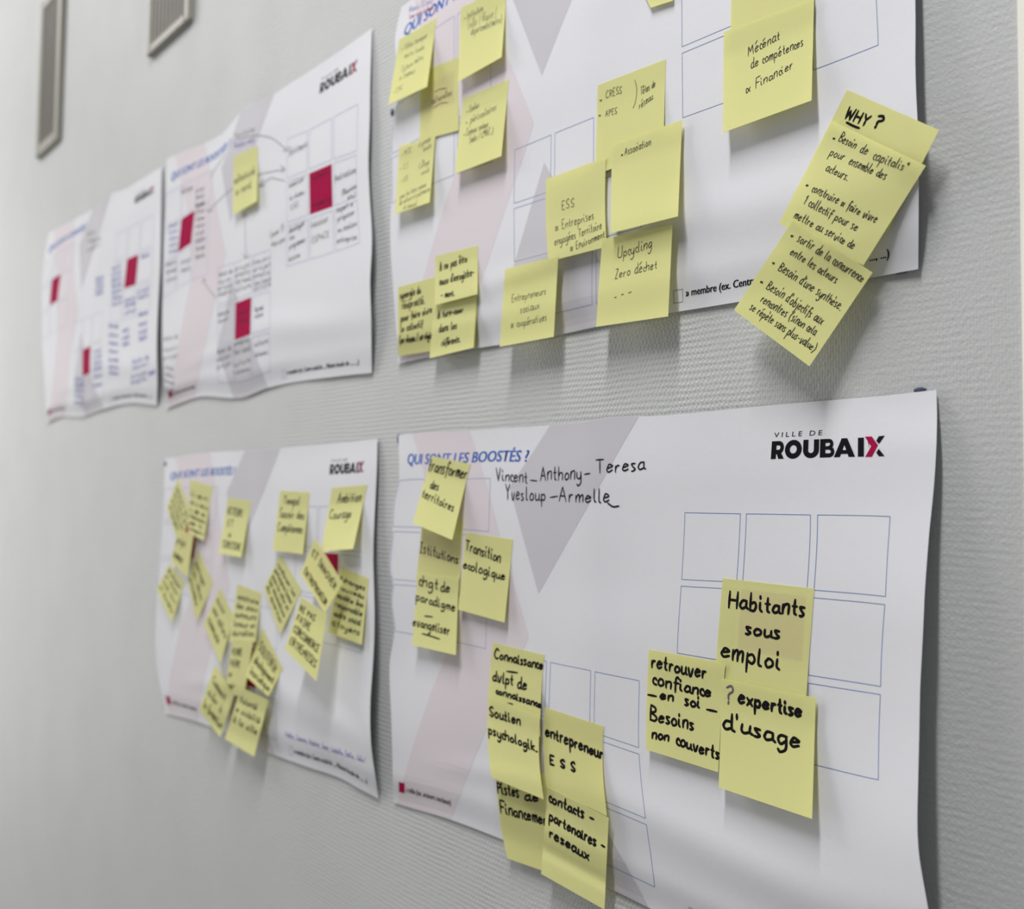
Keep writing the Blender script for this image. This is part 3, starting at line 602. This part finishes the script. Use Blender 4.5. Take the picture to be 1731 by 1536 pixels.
# ================= far left poster, blue handwriting
P0=col(239,252,[437],wd_)+col(162,175,[475,483,491,499],wd_,8)+col(189,206,[457,467,477,487,497,508,518],wd_[1:],9)+col(211,229,[511,520,532],wd_[3:],9)+col(233,252,[496,506],wd_[2:],9)
P0+=col(235,249,[535,552,565,576],wd_,9)+col(184,200,[553,568,582,596,610,622,632],wd_[4:],8,.1)+col(207,219,[562,574,585],wd_[1:],8)+col(224,252,[615,625],wd_,9)+col(222,249,[640,650],wd_[2:],9)+col(252,262,[634],wd_)
P0+=col(126,141,[642,652,662,672,682],wd_[3:],8,.1)+col(158,172,[597,607,617,627,640,655],wd_[1:],8)
write_sheet(0,P0,'blue',1.4,'blue handwriting in columns')
write_sheet(0,col(148,160,[398,410,425],wd_,8)+col(155,170,[410,420],wd_,8),'faint',.9,'faint grey handwriting')
# ================= lower left poster
a=lambda i:['uppermost of the tilted notes','second from the top','third down'][i]
def N4(c,label,lines,curl=7,tone='note',t0=.12,t1=.92,wd=1.3,**kw):
    return Note(4,c,label,curl,tone=tone,**kw).fill(lines,t0,t1,material='marker',wd=wd)
N4([(301,807),(323,866),(304,925),(282,858)],'diamond-turned yellow note at the upper left corner of the crowded poster',['acteurs du','territoire et','entreprises','engagées'],3)
N4([(321.3,809.8),(359.4,822),(344.3,913.4),(318,900)],'yellow note second from the left in the top row of the crowded poster',['lien','avec','les','habitants','et','usagers'],7,wd=1.5)
N4([(302,893),(327,905),(316.4,977),(288.5,948)],'small looking yellow note wedged under two others near the left edge of the crowded poster',['projet','commun'],3,'note2')
N4([(287.3,951.7),(312,984.5),(289.7,1053),(265,995.4)],'diamond-turned yellow note jutting past the left edge of the crowded poster',['développer','un réseau','local fort','et durable'],9)
N4([(335.8,930.6),(360.6,985.7),(332.2,1051),(317.7,983)],'narrow diamond-turned yellow note right of the one jutting past the left edge',['partager','les idées','ensemble'],6)
N4([(385.6,841.3),(425.6,846.2),(407.4,942),(369.8,934.8)],'yellow note reading ACTEURS ET TERRITOIRE, alone in the upper middle of the crowded poster',['ACTEURS',' ET','  &','TERRITOIRE'],11,wd=1.5)
N4([(474,829),(523.4,831.6),(511.8,936.7),(460.8,930)],'yellow note reading Temps, hanging alone right of the ACTEURS note',[' Temps!','Savoir des','Compétences'],8,t0=.04,t1=.72,wd=1.5)
N4([(561.5,824.3),(621,819),(596.7,927.5),(542.8,931.6)],'yellow note reading Ambition Courage, curling forward below the logo of the crowded poster',['  Ambition','Courage'],19,t0=.04,t1=.52,wd=1.5)
N4([(474,937),(510.6,997.8),(473,1071.9),(445.8,994)],'diamond-turned yellow note with dense writing, below the Temps note',['renforcer les','partenaires locaux','avec la ville et','les associations','du quartier'],5,wd=1.4)
N4([(575,958),(623.4,977.2),(611.3,1089.7),(554.2,1068)],'yellow note with six lines of marker at the right edge of the crowded poster',['Echanges','nouveau','modèle éco','responsable','cadre social','citoyens'],6,wd=1.5)
N4([(532.4,909.3),(579.7,985.7),(549.4,1035.5),(507,970)],'diamond-turned yellow note reading ENTREPRENEURS, beside a crimson corner of print',['ET INNOVER','','ENTREPRENEUR'],10,'note2',wd=1.5)
N4([(509.4,1008.8),(553,1038),(534.8,1151.6),(481.4,1097)],'yellow note reading NE PAS FAIRE CONCURRENCE on the crowded poster',['NE PAS','FAIRE','CONCURRENCE','ENTREPRISES'],9,wd=1.5)
N4([(372.3,993),(395.3,1042.7),(372.3,1121.3),(344.3,1054.9)],'diamond-turned yellow note in the middle left of the crowded poster',['avoir','une culture','commune'],8,wd=1.3)
N4([(401.4,987),(442,1002.7),(431.7,1085),(387,1085)],'upright yellow note in the centre of the crowded poster, above the cluster',['construire','des choix','communs','locaux et','durables'],5,wd=1.5)
N4([(392.9,1078.8),(428,1083),(412,1178),(379.5,1171)],'yellow note reading vivre in the centre of the cluster, half covered on its right',['VIVRE','FAIRE','&','agir'],3,'note2',wd=1.5)
N4([(443.8,1060.6),(478.3,1129.8),(453.5,1177),(414.7,1142)],'diamond-turned yellow note at the right of the central cluster',['SOUTENIR','développement','économique'],7,'note2',wd=1.4)
N4([(363.8,1122.5),(395.3,1176),(372.3,1246.3),(336.6,1200)],'diamond-turned yellow note lowest at the left of the crowded cluster, over the foot',['Comment','aider à','la formation'],10,wd=1.3)
N4([(407.4,1161.3),(453.5,1183.2),(429.3,1279),(380.3,1248.7)],'yellow note lowest of all on the crowded poster, hanging over its foot',['Volonté','& visibilité','à la ville'],13,t1=.7,wd=1.6)
write_sheet(4,[('Adèle, Jeanne, Nadine, Jean, Isabelle, Emilie, Julia !',482.7,1244,618.5,1289,9)],'purple',.7,'purple handwriting along the foot')
# ================= wall vents, upper left
def vent(label, bl, br, u_top, inner, nslat, zt=2.55):
    A=pw(*bl); B=pw(*br); x0,x1=A[0],B[0]; zb=(A[2]+B[2])/2
    root=bpy.data.objects.new('wall_vent',None); COL.objects.link(root); root.location=((x0+x1)/2,0,zb); tag(root,label,'vent','vertical wall vents')
    bpy.context.view_layer.update()
    fw=inner; d=0.010
    def part(*a,**k):
        o=bevelbox(*a,**k); o.parent=root; o.matrix_parent_inverse=Matrix.Translation(-Vector(root.location)); return o
    part('frame_bar',x0,x0+fw,-d,-.0005,zb,zt,MAT['vent'],bev=.002); part('frame_bar',x1-fw,x1,-d,-.0005,zb,zt,MAT['vent'],bev=.002)
    part('frame_bar',x0+fw,x1-fw,-d,-.0005,zb,zb+fw,MAT['vent'],bev=.002); part('frame_bar',x0+fw,x1-fw,-d,-.0005,zt-fw,zt,MAT['vent'],bev=.002)
    part('duct_panel',x0+fw,x1-fw,-.0015,-.0005,zb+fw,zt-fw,MAT['duct'],bev=0)
    p=(x1-x0-2*fw)/nslat; me=None
    for i in range(nslat):
        xc=x0+fw+p*(i+.5)
        if me is None:
            o=part('slat',-p*.27,p*.27,-.0075,-.002,zb+fw,zt-fw,MAT['slat'],bev=.0008); me=o.data
        else:
            o=bpy.data.objects.new('slat',me); COL.objects.link(o); o.parent=root; o.matrix_parent_inverse=Matrix.Translation(-Vector(root.location))
        o.location=(xc,0,0)
vent('beige slatted vertical wall vent at the top left, the blurrier one furthest from the posters',(67,269),(104,238),0,.026,9)
vent('beige slatted vertical wall vent above the upper poster, right of the other vent',(256,97),(328,38),0,.017,9)
